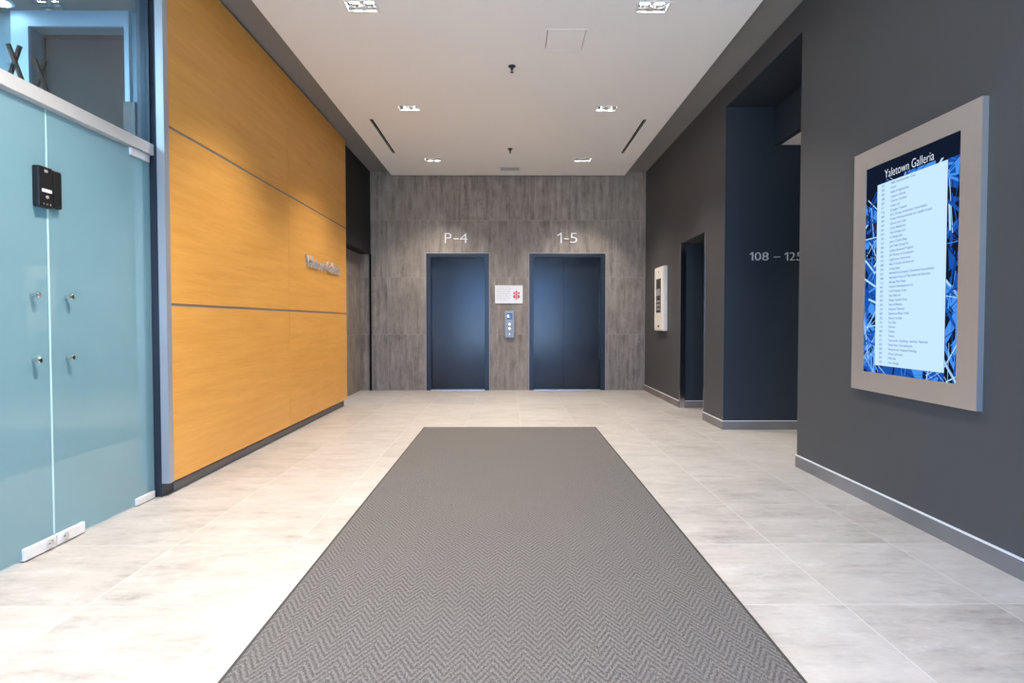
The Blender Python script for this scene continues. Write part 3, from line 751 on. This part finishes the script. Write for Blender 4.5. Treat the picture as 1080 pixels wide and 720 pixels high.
# ------------------------------------------------------------------ light
def spot(x, y, z, e, ang, blend, col=(1.0, 0.915, 0.82), r=0.035):
    l = bpy.data.lights.new('downlight_beam', 'SPOT'); l.energy = e; l.spot_size = math.radians(ang); l.spot_blend = blend
    l.color = col; l.shadow_soft_size = r
    o = bpy.data.objects.new('downlight_beam', l); C.objects.link(o); o.location = (x, y, z); return o
for x, y in DL + DLX:
    e = 56.0
    if (x, y) in DLX: e = 125.0 if x < 0 else 12.0          # unseen rows behind the camera: left boosted, right cut, to brighten the left floor
    for s in (-1, 1):
        spot(x + s * 0.055, y, ZC - 0.012, e, 104, 0.85)
spot(3.9, 4.9, 2.93, 40, 100, 0.8); spot(5.6, 4.9, 2.93, 60, 130, 0.8)
spot(-2.345, 7.42, 2.20, 7.0, 140, 0.9, r=0.03)           # unseen lamp added in the alcove to brighten its walls
# office light
l = bpy.data.lights.new('office_light', 'AREA'); l.shape = 'RECTANGLE'; l.size = 1.2; l.size_y = 1.2; l.energy = 140; l.color = (0.72, 0.88, 1.0)
o = bpy.data.objects.new('office_light', l); C.objects.link(o); o.location = (-4.3, 2.4, 3.63)
# daylight arrives through the glazed entrance
l = bpy.data.lights.new('entrance_portal', 'AREA'); l.shape = 'RECTANGLE'; l.size = 4.0; l.size_y = 3.02
l.cycles.is_portal = True
o = bpy.data.objects.new('entrance_portal', l); C.objects.link(o); o.location = (0, YR - 0.14, 1.51); o.rotation_euler = (PI / 2, 0, 0)
l = bpy.data.lights.new('added_window_portal', 'AREA'); l.shape = 'RECTANGLE'; l.size = 3.02; l.size_y = 2.85  # portal for the added side window
l.cycles.is_portal = True
o = bpy.data.objects.new('added_window_portal', l); C.objects.link(o); o.location = (-2.45, -1.325, 1.51); o.rotation_euler = (0, -PI / 2, 0)
w = bpy.data.worlds.new('sky'); bpy.context.scene.world = w; w.use_nodes = True
nt = w.node_tree; bg = nt.nodes['Background']
tc = nt.nodes.new('ShaderNodeTexCoord'); sx = nt.nodes.new('ShaderNodeSeparateXYZ'); nt.links.new(tc.outputs['Generated'], sx.inputs[0])
rp = nt.nodes.new('ShaderNodeValToRGB'); nt.links.new(sx.outputs[2], rp.inputs[0])
mr = nt.nodes.new('ShaderNodeMapRange'); nt.links.new(sx.outputs[2], mr.inputs[0]); mr.inputs[1].default_value = -1; mr.inputs[2].default_value = 1
nt.links.new(mr.outputs[0], rp.inputs[0])
e = rp.color_ramp.elements
e[0].position = 0.0; e[0].color = (1.12, 1.14, 1.18, 1)          # sunlit street
e[1].position = 1.0; e[1].color = (0.10, 0.26, 0.70, 1)          # sky overhead
for p_, c_ in ((0.485, (0.80, 0.94, 1.12, 1)), (0.515, (0.24, 0.52, 1.0, 1)), (0.65, (0.14, 0.38, 0.95, 1))):
    q_ = rp.color_ramp.elements.new(p_); q_.color = c_
nt.links.new(rp.outputs[0], bg.inputs[0]); bg.inputs[1].default_value = 5.0

# ------------------------------------------------------------------ camera
cam = bpy.data.cameras.new('camera'); co = bpy.data.objects.new('camera', cam); C.objects.link(co)
F = 570.0
cam.sensor_width = 36.0; cam.lens = F / 1080 * 36.0
cam.shift_x = 0.0; cam.shift_y = -6.4 / 1080
cam.clip_start = 0.05
co.location = (0, 0, 1.12)
co.rotation_euler = (PI / 2 - math.radians(1.42), 0, -math.atan(3.5 / F))
sc_ = bpy.context.scene
sc_.camera = co
sc_.view_settings.view_transform = 'Standard'; sc_.view_settings.look = 'None'
sc_.view_settings.exposure = 1.15; sc_.view_settings.gamma = 1.0; sc_.view_settings.use_curve_mapping = False
cy = sc_.cycles
cy.max_bounces = 10; cy.diffuse_bounces = 5; cy.glossy_bounces = 4; cy.transmission_bounces = 6; cy.transparent_max_bounces = 8
cy.sample_clamp_indirect = 6.0; cy.caustics_reflective = False; cy.caustics_refractive = False
cy.use_denoising = True
